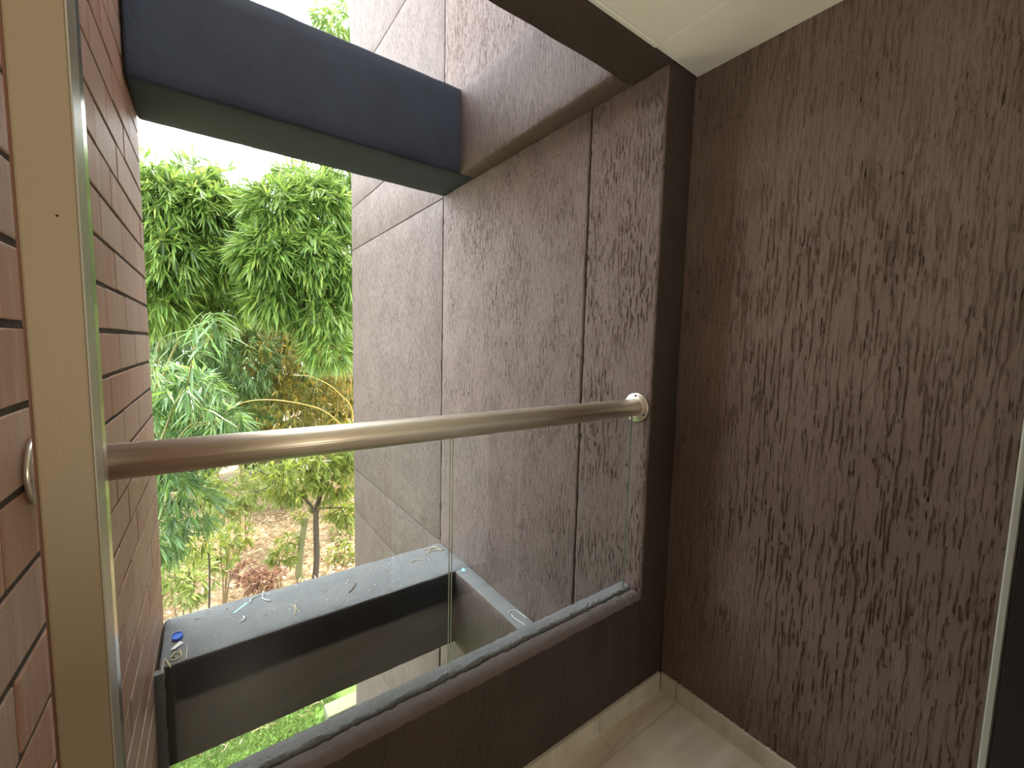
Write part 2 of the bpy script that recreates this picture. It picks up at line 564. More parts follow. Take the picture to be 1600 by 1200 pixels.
# beams of the open frame outside
def beam(name, a, b, material, label, seed):
    o = rough_box(name, a, b, material, None, 0.014, 0.07, 0.0018, seed)
    return tag(o, label, 'beam', kind='structure')
beam('concrete_beam', (-0.30, 0.992, BB), (X1 + 0.005, 1.170, BT), M_SMOOTH, 'dark brown beam at the ceiling edge above the railing', 31)
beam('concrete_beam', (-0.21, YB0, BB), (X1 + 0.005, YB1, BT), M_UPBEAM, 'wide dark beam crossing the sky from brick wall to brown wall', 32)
beam('concrete_beam', (XS, 1.168, BB), (X1 + 0.005, YB0 + 0.01, BT), M_OUTER, 'short textured side beam running along the brown wall overhead', 33)
lower = beam('concrete_beam', (-0.206, YB0, LB), (X1 + 0.005, YB1, LT), [M_BEAM, M_LEDGE], 'lower charcoal beam with a dusty grey top littered with scraps', 34)
for p in lower.data.polygons:
    if p.normal.z > 0.6:
        p.material_index = 1
sidel = beam('concrete_beam', (XS, 1.104, LB), (X1 + 0.005, YB0 + 0.01, LT), [M_OUTER, M_LEDGE], 'short side ledge with grey top running along the brown wall below', 35)
for p in sidel.data.polygons:
    if p.normal.z > 0.6:
        p.material_index = 1
rough_box('plaster_fillet', (-0.222, 2.325, LB), (-0.185, YB0 + 0.005, LT - 0.004), M_LEDGE, lower, 0.006, 0.04, 0.003, 36)

# brick wall on the left, turned slightly: x = -0.245 + 0.02 (y - 0.95)
ang = math.atan(0.02)
wl = empty('wall_left', (-0.245, 0.95, 0.0))
wl.rotation_euler = (0, 0, -ang)
tag(wl, 'terracotta brick wall on the left beside the beige post', 'wall', kind='structure')
LEN, CRS = 0.350, 0.1355
Y_END = 2.795 - 0.95
def unit_brick(v):
    rnd = random.Random(100 + v)
    bm = bmesh.new()
    add_box(bm, (-1, 0, 0), (0, 1, 1), 0.0)
    for ve in bm.verts:
        ve.co.y += rnd.uniform(-0.006, 0.006)
        ve.co.z += rnd.uniform(-0.012, 0.012)
    bmesh.ops.bevel(bm, geom=bm.edges[:], offset=0.018, segments=1, affect='EDGES')
    bmesh.ops.recalc_face_normals(bm, faces=bm.faces)
    me = D.meshes.new('brick')
    bm.to_mesh(me)
    bm.free()
    me.materials.append(M_BRICK)
    return me
brick_meshes = [unit_brick(v) for v in range(4)]
far_bm = bmesh.new()
rb = random.Random(11)
for k in range(-34, 32):
    z0 = 1.4885 + CRS * k
    off = 1.79 if k % 2 == 0 else 1.98
    y = off - LEN * 6
    while y < 2.795:
        a, b = max(y, -0.15), min(y + LEN, 2.795)
        y += LEN
        if b - a < 0.02:
            continue
        j = 0.0045
        ym = (a + b) / 2
        proud = rb.uniform(0.0, 0.0025)
        lo, hi = 1.474 - 0.98 * b - 0.15, 1.474 + 0.78 * b + 0.15
        a2, b2 = a - 0.95 + j * 0.7, b - 0.95 - j * 0.7
        zz0, zz1 = z0 + 0.0075 + rb.uniform(-.001, .002), z0 + CRS - 0.0055 + rb.uniform(-.002, .001)
        if b > 0.72 and lo < z0 < hi:
            o = D.objects.new('brick', brick_meshes[rb.randrange(4)])
            COL.objects.link(o)
            o.parent = wl
            o.location = (proud - 0.003, a2, zz0)
            o.scale = (0.06, b2 - a2, zz1 - zz0)
        else:
            add_box(far_bm, (-0.06, a2, zz0), (proud - 0.003, b2, zz1))
o = finish('outlying_bricks', far_bm, M_BRICK, wl)
o['kind'] = 'stuff'
bm = bmesh.new()
add_box(bm, (-0.40, -1.15, GZ - 0.05), (-0.0055, Y_END - 0.004, 5.8))
finish('mortar_bed', bm, M_MORTAR, wl)

# ceiling over the balcony
ce = box('ceiling', (-0.30, -0.2, CEIL + 0.006), (XR + 0.1, 0.992, BT), M_SMOOTH)
tag(ce, 'cream panelled soffit over the balcony', 'ceiling', kind='structure')
box('ceiling_panel', (-0.30, -0.2, CEIL), (1.3085, 0.974, CEIL + 0.012), M_CREAM, ce, 0.0015)
box('ceiling_panel', (1.3115, -0.2, CEIL), (XR, 0.990, CEIL + 0.012), M_CREAM, ce, 0.0015)
box('edge_strip', (-0.30, 0.975, CEIL - 0.003), (1.3085, 0.992, CEIL + 0.012), M_CREAM, ce, 0.002)

# floor of the balcony
fl = box('floor', (-0.30, 0.05, -0.15), (XR + 0.1, 1.01, -0.004), M_GROUT)
tag(fl, 'pale wood-look tiled floor of the balcony', 'floor', kind='structure')
g = 0.0018
for (xa, xb) in ((-0.26, 0.575), (0.575, 1.175), (1.175, XR)):
    box('floor_tile', (xa + g, 0.905 + g, -0.02), (xb - g, 1.0, 0.0), M_TILE, fl, 0.0008)
for (xa, xb) in ((-0.26, 0.375), (0.375, XR)):
    box('floor_tile', (xa + g, 0.05, -0.02), (xb - g, 0.905 - g, 0.0), M_TILE, fl, 0.0008)

# skirting tiles
bf = empty('baseboard_front', (0, YJ, 0))
tag(bf, 'pale tile skirting along the foot of the low parapet', 'skirting', kind='structure')
for (xa, xb) in ((-0.26, 0.58), (0.58, 1.181), (1.181, XR - 0.010)):
    box('skirting_tile', (xa + g, -0.012, 0.001), (xb - g, 0.004, 0.077), M_SKIRT, bf, 0.0012)
box('grout_line', (-0.26, -0.0155, -0.001), (XR - 0.010, 0.0, 0.0022), M_GROUT, bf)
br_ = empty('baseboard_right', (XR, 0, 0))
tag(br_, 'pale tile skirting along the foot of the right wall', 'skirting', kind='structure')
for (ya, yb) in ((0.09, 0.912), (0.912, YJ - 0.012)):
    box('skirting_tile', (-0.012, ya + g, 0.001), (0.004, yb - g, 0.077), M_SKIRT, br_, 0.0012)

box('grout_line', (-0.0155, 0.09, -0.001), (0.0, YJ - 0.012, 0.0022), M_GROUT, br_)

# door frame at the right edge, threshold and the room behind
df = box('trim_1', (XR - 0.010, 0.068, 0.0), (XR + 0.02, 0.084, CEIL), M_STRIP, None, 0.003)
tag(df, 'pale narrow aluminium frame edge against the brown wall at far right', 'frame', kind='structure')
bk = box('door_frame', (XR - 0.05, -0.2, 0.0), (XR + 0.05, 0.064, CEIL), M_BLACK, None, 0.002)
tag(bk, 'black door frame just right of the pale aluminium edge', 'frame', kind='structure')
th = box('trim_2', (-0.30, -0.2, -0.15), (XR + 0.05, 0.047, 0.001), M_BLACK)
tag(th, 'black threshold of the balcony doorway', 'threshold', kind='structure')
dw = box('door_1', (0.87, -0.235, 0.004), (XR - 0.01, -0.20, 2.3), M_WHITE, None, 0.003)
tag(dw, 'white door leaf standing in the doorway behind the viewer', 'door', kind='structure')
rf = box('floor_room', (-2.2, -3.5, -0.15), (3.2, -0.2, 0.0), M_ROOMFLOOR)
tag(rf, 'brown floor of the room behind the doorway', 'floor', kind='structure')
rc = box('ceiling_room', (-2.2, -3.5, 2.7), (3.2, -0.2, 2.85), M_ROOM)
tag(rc, 'ceiling of the room behind the doorway', 'ceiling', kind='structure')
for nm, a, b, lb in (('wall_back', (-2.2, -3.6, -0.15), (3.2, -3.5, 2.85), 'beige back wall of the room'),
                 ('wall_room_left', (-2.3, -3.6, -0.15), (-2.2, -0.2, 2.85), 'beige left wall of the room'),
                 ('wall_room_right', (3.2, -3.6, -0.15), (3.3, -0.2, 2.85), 'beige right wall of the room'),
                 ('wall_room_front_left', (-2.3, -0.2, -0.15), (-0.30, -0.1, 2.85), 'wall beside the doorway on its left'),
                 ('wall_room_front_right', (XR + 0.05, -0.3, -0.15), (3.3, -0.2, 2.85), 'wall beside the doorway on its right'),
                 ('wall_room_head', (-0.31, -0.3, CEIL + 0.006), (XR + 0.06, -0.2, 2.85), 'wall above the doorway')):
    tag(box(nm, a, b, M_ROOM), lb, 'wall', kind='structure')
lo = box('wall_below', (-0.4, 0.0, GZ), (XR + 0.4, 1.10, -0.15), M_OUTER)
tag(lo, 'brown facade of the storey below the balcony', 'wall', kind='structure')

ab = box('wall_above', (-0.4, -0.3, BT - 0.002), (XR + 0.4, 1.165, 4.2), M_OUTER)
tag(ab, 'brown facade of the storey above the balcony', 'wall', kind='structure')

# ground
bm = bmesh.new()
N = 60
gv = [[None] * (N + 1) for _ in range(N + 1)]
rg = random.Random(5)
for i in range(N + 1):
    for j in range(N + 1):
        x, y = -30 + 60 * i / N, -12 + 62 * j / N
        gv[i][j] = bm.verts.new((x, y, GZ + (rg.uniform(-0.06, 0.06) if y > 7 else 0)))
for i in range(N):
    for j in range(N):
        bm.faces.new((gv[i][j], gv[i + 1][j], gv[i + 1][j + 1], gv[i][j + 1]))
gd = finish('ground', bm, M_GROUND, None, True)
tag(gd, 'garden ground with lawn and leaf litter below the balcony', 'ground', kind='structure')

# ================================================================== THINGS
# handrail
hr = empty('handrail', (0.58, 1.067, 1.239))
tag(hr, 'brushed steel round handrail spanning from brick wall to brown wall', 'handrail')
tube_obj('rail', [(-0.826 + 0.008, 0, 0), (-0.3, 0, 0), (0.3, 0, 0), (X1 - 0.58 - 0.003, 0, 0)], 0.0345, M_STEEL, hr, 40)
def flange(xa, xb, name='flange'):
    bm = bmesh.new()
    s = 1 if xb > xa else -1
    prof = [(xa, 0.059), (xa + s * 0.006, 0.059), (xa + s * 0.009, 0.056), (xa + s * 0.010, 0.040), (xb, 0.0385), (xb, 0.036)]
    rings = []
    for (x, r) in prof:
        rings.append([bm.verts.new((x, r * math.cos(t), r * math.sin(t))) for t in [2 * math.pi * k / 40 for k in range(40)]])
    for r0, r1 in zip(rings, rings[1:]):
        for k in range(40):
            bm.faces.new((r0[k], r0[(k + 1) % 40], r1[(k + 1) % 40], r1[k]))
    bm.faces.new(rings[0]); bm.faces.new(rings[-1])
    f = finish(name, bm, M_FLANGE, hr, True)
    f.data.polygons[-1].use_smooth = False
    for t in (90, 210, 330):
        t = math.radians(t)
        tube_obj('screw_hole', [(xa + s * 0.008, 0.048 * math.cos(t), 0.048 * math.sin(t)), (xa + s * 0.0108, 0.048 * math.cos(t), 0.048 * math.sin(t))], 0.0042, M_HOLE, f, 10)
    return f
flange(X1 - 0.58 - 0.0005, X1 - 0.58 - 0.014)
flange(-0.821, -0.805)

# glass panels
def pane(xa, xb, label):
    bm = bmesh.new()
    za, zb = 0.458, 1.206
    add_box(bm, (xa, 1.0565, za + 0.008), (xb, 1.0655, zb), 0.0008)
    o = finish('glass_panel', bm, [M_GLASS, M_GLASSEDGE, M_GLASSDIM])
    for p in o.data.polygons:
        if abs(p.normal.y) < 0.5:
            p.material_index = 2 if abs(p.center.x - 0.5695) > 0.02 else 1
    tag(o, label, 'glass', 'frameless glass panels under the handrail')
    return o
pane(-0.238, 0.5655, 'clear glass railing panel between the brick wall and the middle gap')
pane(0.5735, 1.374, 'clear glass railing panel between the middle gap and the brown wall')

# beige post in front of the brick wall
yp = 0.62
po = empty('aluminium_post', (-0.1175, yp + 0.033, 0))
tag(po, 'beige aluminium door post standing upright in front of the brick wall', 'post')
box('post_body', (-0.0215, -0.033, 0.0), (0.0205, 0.032, CEIL), M_POST, po, 0.0025, 2)
box('side_face', (0.0205, -0.0315, 0.002), (0.0222, 0.008, CEIL - 0.002), M_POSTSIDE, po, 0.0006)
box('polished_strip', (0.0205, 0.0085, 0.002), (0.0222, 0.0305, CEIL - 0.002), M_POSTEDGE, po, 0.0006)
box('gasket', (-0.0235, -0.031, 0.002), (-0.0215, -0.020, CEIL - 0.002), M_GASKET, po)
tube_obj('screw_hole', [(0.006, -0.0334, 1.592), (0.006, -0.0326, 1.592)], 0.0012, M_HOLE, po, 8)

# scraps on the dusty ledge
LZ = LT + 0.001
cp = empty('bottle_cap', (-0.143, 2.561, LZ + 0.002))
cp.rotation_euler = (math.radians(18), math.radians(-12), 0.4)
tag(cp, 'small bright blue plastic bottle cap lying on the grey ledge', 'bottle cap')
bm = bmesh.new()
prof = [(0.0205, 0.0), (0.0215, 0.002), (0.0215, 0.015), (0.0195, 0.018), (0.0, 0.018)]
rings = []
for (r, z) in prof[:-1]:
    rings.append([bm.verts.new(((r + (0.0006 if k % 2 else 0)) * math.cos(2 * math.pi * k / 48), (r + (0.0006 if k % 2 else 0)) * math.sin(2 * math.pi * k / 48), z)) for k in range(48)])
for r0, r1 in zip(rings, rings[1:]):
    for k in range(48):
        bm.faces.new((r0[k], r0[(k + 1) % 48], r1[(k + 1) % 48], r1[k]))
bm.faces.new(rings[-1])
finish('cap_body', bm, M_BLUE, cp)
tube_obj('cap_ring', [(0.0195 * math.cos(t), 0.0195 * math.sin(t), 0.0205) for t in [2 * math.pi * k / 24 for k in range(25)]], 0.0022, M_BLUE, cp, 6)

def strand(name, pts, r, material, label, cat, group=None, zs=None, sides=5):
    zs = zs or [LZ + r] * len(pts)
    P = [(x, y, z) for (x, y), z in zip(pts, zs)]
    o = tube_obj(name, curve_pts(P, 4 * len(P)), r, material, None, sides)
    return tag(o, label, cat, group)
def scrap(name, pts, h, material, label, cat, curl=0.006):
    bm = bmesh.new()
    top = [bm.verts.new((x, y, LZ + h + (curl if i % 2 else 0.0))) for i, (x, y) in enumerate(pts)]
    bot = [bm.verts.new((x, y, LZ + (curl if i % 2 else 0.0))) for i, (x, y) in enumerate(pts)]
    n = len(pts)
    bm.faces.new(top); bm.faces.new(list(reversed(bot)))
    for i in range(n):
        bm.faces.new((bot[i], bot[(i + 1) % n], top[(i + 1) % n], top[i]))
    return tag(finish(name, bm, material), label, cat)
scrap('paper_scrap', [(-0.172, 2.478), (-0.15, 2.470), (-0.118, 2.510), (-0.135, 2.522)], 0.0012, M_PAPER, 'small white paper scrap beside the blue bottle cap', 'paper')
strand('dry_stalk', [(-0.103, 2.468), (-0.105, 2.42), (-0.106, 2.368)], 0.0022, M_STRAW, 'straight pale stalk on the ledge just right of the blue cap', 'stalk')
strand('dry_stalk', [(-0.187, 2.424), (-0.190, 2.37), (-0.191, 2.315)], 0.0026, M_STRAW, 'pale stalk pointing at the brick wall corner of the ledge', 'stalk')
strand('dry_stalk', [(-0.187, 2.420), (-0.172, 2.37), (-0.161, 2.338)], 0.0028, M_STRAW, 'bent stalk crossing over the front lip at the brick end', 'stalk', zs=[LZ + 0.006, LZ + 0.010, LZ + 0.004])
strand('dry_leaf_curl', [(-0.165, 2.41), (-0.15, 2.44), (-0.13, 2.43), (-0.125, 2.40), (-0.145, 2.385), (-0.17, 2.395)], 0.0032, M_STRAW, 'curled dry scrap in the litter pile near the brick wall', 'scrap')
strand('dry_stalk', [(-0.16, 2.455), (-0.158, 2.43), (-0.15, 2.40)], 0.003, M_PALEBARK, 'short olive stalk in the litter pile near the brick wall', 'stalk')
strand('dry_stalk', [(-0.135, 2.46), (-0.128, 2.44), (-0.13, 2.41)], 0.002, M_STRAW, 'short pale stalk behind the curled scrap in the litter pile', 'stalk')
strand('white_curl', [(0.115, 2.53), (0.13, 2.54), (0.138, 2.56), (0.133, 2.58)], 0.0034, M_PAPER, 'tiny white curl in the middle of the left half of the ledge', 'scrap')
strand('string', [(0.175, 2.700), (0.182, 2.732), (0.207, 2.747), (0.240, 2.750), (0.238, 2.703), (0.271, 2.651)], 0.0030, M_STRING, 'wavy white string near the far edge of the grey ledge', 'string')
scrap('plastic_shred', [(0.085, 2.640), (0.100, 2.635), (0.168, 2.705), (0.155, 2.712)], 0.001, M_CYAN, 'long pale blue plastic shred joined to the white string', 'plastic', 0.002)
strand('dry_stalk', [(0.379, 2.543), (0.372, 2.49), (0.359, 2.439)], 0.0022, M_STRAW, 'single pale stalk lying alone mid-ledge', 'stalk')
strand('dry_stalk', [(0.365, 2.55), (0.379, 2.50), (0.385, 2.445)], 0.0016, M_STRAW, 'thin stalk crossing the lone mid-ledge stalk', 'stalk')
strand('grey_twig', [(0.66, 2.49), (0.70, 2.53), (0.72, 2.57)], 0.0032, M_TWIG, 'short dark twig on the right half of the ledge', 'twig')
for pts, lb in (([(1.236, 2.68), (1.30, 2.69), (1.375, 2.66)], 'longest straw in the nest of straws at the wall end of the ledge'),
                ([(1.306, 2.74), (1.28, 2.71), (1.249, 2.665)], 'straw pointing inward in the nest of straws at the wall end'),
                ([(1.33, 2.75), (1.342, 2.71), (1.357, 2.654)], 'straw closest to the brown wall in the ledge nest'),
                ([(1.25, 2.73), (1.31, 2.72), (1.36, 2.74)], 'straw lying at the back of the ledge nest'),
                ([(1.10, 2.62), (1.15, 2.63), (1.19, 2.60)], 'straw lying left of the ledge nest')):
    strand('nest_straw', pts, 0.0026, M_STRAW, lb, 'straw', 'straws at the wall end of the ledge')
strand('white_thread', [(1.333, 1.795), (1.355, 1.813), (1.383, 1.802), (1.390, 1.75), (1.392, 1.705)], 0.0022, M_STRING, 'hooked white thread on the side ledge close to the wall', 'thread')
strand('white_thread', [(1.345, 1.785), (1.337, 1.765), (1.338, 1.736), (1.350, 1.667)], 0.0022, M_STRING, 'looped white thread on the outer edge of the side ledge', 'thread')
scrap('plastic_shred', [(1.335, 2.33), (1.352, 2.31), (1.375, 2.345), (1.362, 2.36), (1.345, 2.352)], 0.0012, M_CYAN, 'crumpled pale blue shred where the ledge turns at the wall', 'plastic', 0.004)
rs = random.Random(21)
bm = bmesh.new()
for _ in range(90):
    x, y = rs.uniform(-0.17, 1.28), rs.uniform(2.39, 2.76)
    s = rs.uniform(0.0012, 0.0035)
    ret = bmesh.ops.create_icosphere(bm, subdivisions=1, radius=s)
    a = rs.uniform(0, 3.1)
    for v in ret['verts']:
        c = v.co.copy()
        v.co = Vector((x + (c.x * math.cos(a) - c.y * math.sin(a)) * 1.8, y + c.x * math.sin(a) + c.y * math.cos(a), LZ + 0.0005 + (c.z + s) * 0.5))
    f_mat = rs.random()
    for f in {f for v in ret['verts'] for f in v.link_faces}:
        f.material_index = 0 if f_mat < 0.4 else (1 if f_mat < 0.75 else 2)
tag(finish('ledge_grit', bm, [M_PAPER, M_TWIG, M_STRAW]), 'fine grit and crumbs scattered over the grey ledge', 'grit', kind='stuff')

# plinth at the foot of the outer wall
pl = rough_box('concrete_kerb', (1.072, 5.02, GZ - 0.05), (1.75, 5.24, -3.006), M_CONC, None, 0.012, 0.08, 0.002, 51)
tag(pl, 'pale concrete kerb block on the grass at the wall foot', 'kerb')

# ------------------------------------------------------------------ plants
class Leaves:
    """collects thin folded leaves and writes them into one mesh"""
    def __init__(self, seed):
        self.r = np.random.default_rng(seed)
        self.B, self.Dr, self.L, self.W, self.Dp = [], [], [], [], []
    def add(self, base, d, ln, w, droop):
        self.B.append(base); self.Dr.append(d); self.L.append(ln); self.W.append(w); self.Dp.append(droop)
    def build(self, name, material, parent=None, twigs=None):
        b = np.concatenate(self.B); d = np.concatenate(self.Dr)
        ln = np.concatenate(self.L)[:, None]; w = np.concatenate(self.W)[:, None]; dp = np.concatenate(self.Dp)[:, None]
        d = d / np.linalg.norm(d, axis=1, keepdims=True)
        n = len(b)
        ref = self.r.normal(size=(n, 3)); ref[:, 2] = np.abs(ref[:, 2]) + 0.9
        s = np.cross(d, ref); s /= np.linalg.norm(s, axis=1, keepdims=True) + 1e-9
        nn = np.cross(s, d)
        down = np.array([0, 0, -1.0])
        mid = b + d * ln * 0.42 + down * ln * dp * 0.15
        V = np.empty((n, 5, 3))
        V[:, 0] = b
        V[:, 1] = mid + s * w * 0.5
        V[:, 2] = mid - nn * w * 0.22
        V[:, 3] = mid - s * w * 0.5
        V[:, 4] = b + d * ln + down * ln * dp
        F = np.array([[0, 1, 2], [0, 2, 3], [1, 4, 2], [2, 4, 3]])
        idx = (np.arange(n)[:, None, None] * 5 + F[None]).reshape(-1)
        me = D.meshes.new(name)
        me.vertices.add(n * 5)
        me.vertices.foreach_set('co', V.reshape(-1).astype(np.float32))
        me.loops.add(len(idx))
        me.loops.foreach_set('vertex_index', idx.astype(np.int32))
        nf = n * 4
        me.polygons.add(nf)
        me.polygons.foreach_set('loop_start', (np.arange(nf) * 3).astype(np.int32))
        me.polygons.foreach_set('loop_total', np.full(nf, 3, np.int32))
        me.update(calc_edges=True)
        o = link(name, me, material, parent)
        return o
    def sprays(self, blob, n, ln, per=9, droop=0.35, outward=0.6, spread=0.7, shell=0.5, width=0.13):
        """n drooping fans of leaves around an ellipsoid blob (x, y, z, rx, ry, rz)"""
        r = self.r
        c = np.array(blob[:3]); R = np.array(blob[3:6])
        u = r.normal(size=(n, 3)); u /= np.linalg.norm(u, axis=1, keepdims=True)
        rad = shell + (1 - shell) * r.random((n, 1)) ** 0.7
        p = c + u * R * rad
        ax = u * outward + np.array([0, 0, -droop]) + r.normal(size=(n, 3)) * 0.25
        ax /= np.linalg.norm(ax, axis=1, keepdims=True)
        tang = np.cross(ax, r.normal(size=(n, 3)))
        tang /= np.linalg.norm(tang, axis=1, keepdims=True)
        hang = np.array([0, 0, -0.25])
        for k in range(per):
            f = (k / (per - 1) - 0.5) * 2.0 if per > 1 else 0.0
            a = f * spread * 1.15 + r.normal(size=(n, 1)) * 0.16
            dd = ax * np.cos(a) + tang * np.sin(a) + hang + r.normal(size=(n, 3)) * 0.12
            dd /= np.linalg.norm(dd, axis=1, keepdims=True)
            base = p + ax * ln * 0.30 * (1 - abs(f)) * r.random((n, 1))
            l = ln * r.uniform(0.65, 1.15, n)
            self.add(base, dd, l, l * width * r.uniform(0.8, 1.25, n), r.uniform(0.02, 0.2, n))

def culm(parent, pts, r0, r1, material, name='culm', nodes=True):
    P = curve_pts(pts, 26)
    L = len(P)
    rad = []
    for i in range(L):
        r = r0 + (r1 - r0) * i / (L - 1)
        rad.append(r * (1.16 if nodes and i % 4 == 0 else 1.0))
    return tube_obj(name, P, rad, material, parent, 7)

def rel(pts, o):
    return [(p[0] - o[0], p[1] - o[1], p[2] - o[2]) for p in pts]

def plant(name, base, label, cat, group=None):
    e = empty(name, base)
    return tag(e, label, cat, group)

def bamboo(base, label, blobs, culms, material, cm, seed, ln, group='bamboo beyond the balcony', per=9, width=0.13, droop=0.35, leafname='foliage', spread=0.7, shell=0.5):
    e = plant('bamboo_clump', base, label, 'bamboo', group)
    for c in culms:
        culm(e, rel(c, base), 0.022, 0.004, cm)
    lv = Leaves(seed)
    for bl in blobs:
        b = (bl[0] - base[0], bl[1] - base[1], bl[2] - base[2], bl[3], bl[4], bl[5])
        lv.sprays(b, bl[6], ln, per, droop, 0.6, spread, shell, width)
    o = lv.build(leafname, material, e)
    o['kind'] = 'stuff'
    return e
#PLANTS
# shaded clump on the left
bamboo((-1.0, 8.4, GZ), 'tall dense bamboo clump at left, its crown reaching under the dark beam',
       [(-0.38, 7.50, 3.23, 0.38, 0.40, 0.43, 345), (0.03, 7.60, 3.21, 0.45, 0.45, 0.45, 390), (0.43, 7.80, 3.33, 0.38, 0.38, 0.38, 255), (-0.32, 7.40, 2.56, 0.41, 0.40, 0.38, 300),
        (0.16, 7.70, 2.63, 0.51, 0.47, 0.42, 360), (-0.03, 7.90, 3.72, 0.35, 0.30, 0.24, 105), (0.32, 8.00, 3.87, 0.29, 0.25, 0.21, 60), (-0.44, 7.60, 1.97, 0.35, 0.39, 0.44, 225), (0.15, 8.20, 2.06, 0.50, 0.45, 0.40, 300), (-0.48, 7.80, 3.71, 0.22, 0.20, 0.17, 45)],
       [[(-1.0, 8.4, GZ), (-0.7, 8.2, 0.5), (0.11, 7.80, 3.32), (0.31, 7.60, 3.80)], [(-1.2, 8.5, GZ), (-1.1, 8.3, 1.0), (-0.33, 7.70, 3.21), (-0.36, 7.20, 3.40)],
        [(-0.9, 8.6, GZ), (-0.7, 8.5, 0.2), (0.42, 8.00, 2.95), (0.59, 7.40, 3.23)], [(-1.1, 8.2, GZ), (-0.9, 8.1, 0.2), (-0.22, 7.70, 2.35), (-0.29, 7.00, 2.42)]],
       M_LEAF, M_CULM, 101, 0.28, width=0.10, spread=0.6)
# bright clump on the right
bamboo((2.9, 8.2, GZ), 'bright green bamboo clump next to the brown wall, catching the sun',
       [(0.99, 7.00, 3.26, 0.44, 0.41, 0.38, 375), (1.52, 7.10, 3.48, 0.50, 0.47, 0.44, 390), (0.79, 6.80, 2.62, 0.40, 0.38, 0.37, 330), (1.29, 6.90, 2.66, 0.51, 0.49, 0.47, 450), (1.81, 7.00, 2.60, 0.40, 0.47, 0.55, 330),
        (1.41, 7.40, 3.91, 0.45, 0.35, 0.26, 135), (1.90, 7.30, 3.96, 0.31, 0.32, 0.33, 135), (0.88, 7.00, 2.13, 0.35, 0.33, 0.31, 180), (1.48, 7.00, 1.89, 0.41, 0.40, 0.39, 225), (1.56, 6.80, 1.36, 0.34, 0.29, 0.24, 105)],
       [[(2.9, 8.2, GZ), (2.6, 8.1, 0.5), (1.57, 7.40, 2.83), (1.24, 7.00, 3.63)], [(3.1, 8.3, GZ), (2.8, 8.2, 1.0), (2.00, 7.50, 3.11), (1.69, 7.00, 3.82)],
        [(2.8, 8.0, GZ), (2.4, 7.9, 0.3), (1.10, 7.30, 2.55), (0.72, 6.50, 2.81)], [(3.0, 7.9, GZ), (2.7, 7.9, 0.0), (1.76, 7.20, 1.82), (1.39, 6.60, 2.05)]],
       M_LEAF, M_CULM, 102, 0.27, width=0.10, spread=0.6)
# very tall stem seen above the beam
bamboo((2.6, 9.0, GZ), 'tallest bamboo whose leafy tip shows above the dark beam',
       [(2.17, 8.50, 7.06, 0.25, 0.28, 0.30, 38), (2.01, 8.40, 7.15, 0.20, 0.20, 0.20, 16), (2.39, 8.60, 7.49, 0.23, 0.29, 0.35, 30)],
       [[(2.6, 9.0, GZ), (2.6, 9.0, 1.0), (2.67, 9.00, 5.71), (2.27, 8.60, 7.16)]], M_LEAF, M_CULM, 103, 0.26)
# nearer low sprays on the left
bamboo((-1.0, 5.7, GZ), 'nearer bamboo with blue-green fans low beside the brick wall',
       [(-0.32, 5.20, 1.03, 0.19, 0.23, 0.26, 60), (-0.09, 5.10, 0.94, 0.26, 0.24, 0.22, 60), (0.13, 5.00, 0.69, 0.23, 0.17, 0.11, 26), (-0.29, 5.20, 0.57, 0.22, 0.22, 0.21, 60), (-0.01, 5.30, 0.62, 0.22, 0.20, 0.17, 36),
        (-0.31, 5.20, 0.06, 0.20, 0.21, 0.22, 48), (-0.13, 5.30, -0.23, 0.21, 0.24, 0.26, 40), (-0.38, 5.10, -0.40, 0.17, 0.20, 0.23, 50)],
       [[(-1.0, 5.7, GZ), (-0.8, 5.6, -0.6), (-0.25, 5.30, 0.70), (-0.03, 5.00, 1.04)], [(-1.1, 5.6, GZ), (-0.8, 5.5, -1.2), (-0.31, 5.30, -0.19), (-0.12, 5.00, 0.05)],
        [(-1.05, 5.8, GZ), (-0.8, 5.6, -0.4), (-0.42, 5.30, 0.78), (-0.32, 5.20, 1.28)]],
       M_LEAFBLUE, M_CULM, 104, 0.21, width=0.1, per=8, droop=0.5)
# dim thicket behind, left of the gap
bamboo((0.2, 11.5, GZ), 'dim bamboo thicket standing in shade behind the left clump',
       [(-0.65, 11.00, 1.82, 0.57, 0.67, 0.76, 260), (-0.04, 11.30, 1.59, 0.68, 0.75, 0.82, 320), (0.55, 11.40, 2.32, 0.71, 0.78, 0.85, 320), (0.77, 11.50, 1.04, 0.73, 0.81, 0.88, 320), (-0.41, 11.20, 0.24, 0.74, 0.74, 0.74, 280), (0.36, 11.40, -0.25, 0.86, 0.79, 0.72, 300), (-0.11, 11.80, 2.98, 0.84, 0.77, 0.70, 260), (1.00, 12.00, 3.45, 0.76, 0.83, 0.91, 260), (1.48, 12.60, 1.41, 0.57, 0.61, 0.66, 220)],
       [[(0.2, 11.5, GZ), (0.2, 11.5, 0.0), (0.21, 11.50, 2.30), (0.46, 11.30, 3.26)], [(0.6, 11.7, GZ), (0.7, 11.6, -0.5), (0.77, 11.50, 1.04), (1.03, 11.20, 2.34)], [(-0.4, 11.3, GZ), (-0.4, 11.3, -0.5), (-0.48, 11.20, 1.05), (-0.64, 11.00, 2.07)]],
       M_LEAFDARK, M_CULM, 105, 0.24, width=0.1, per=9)
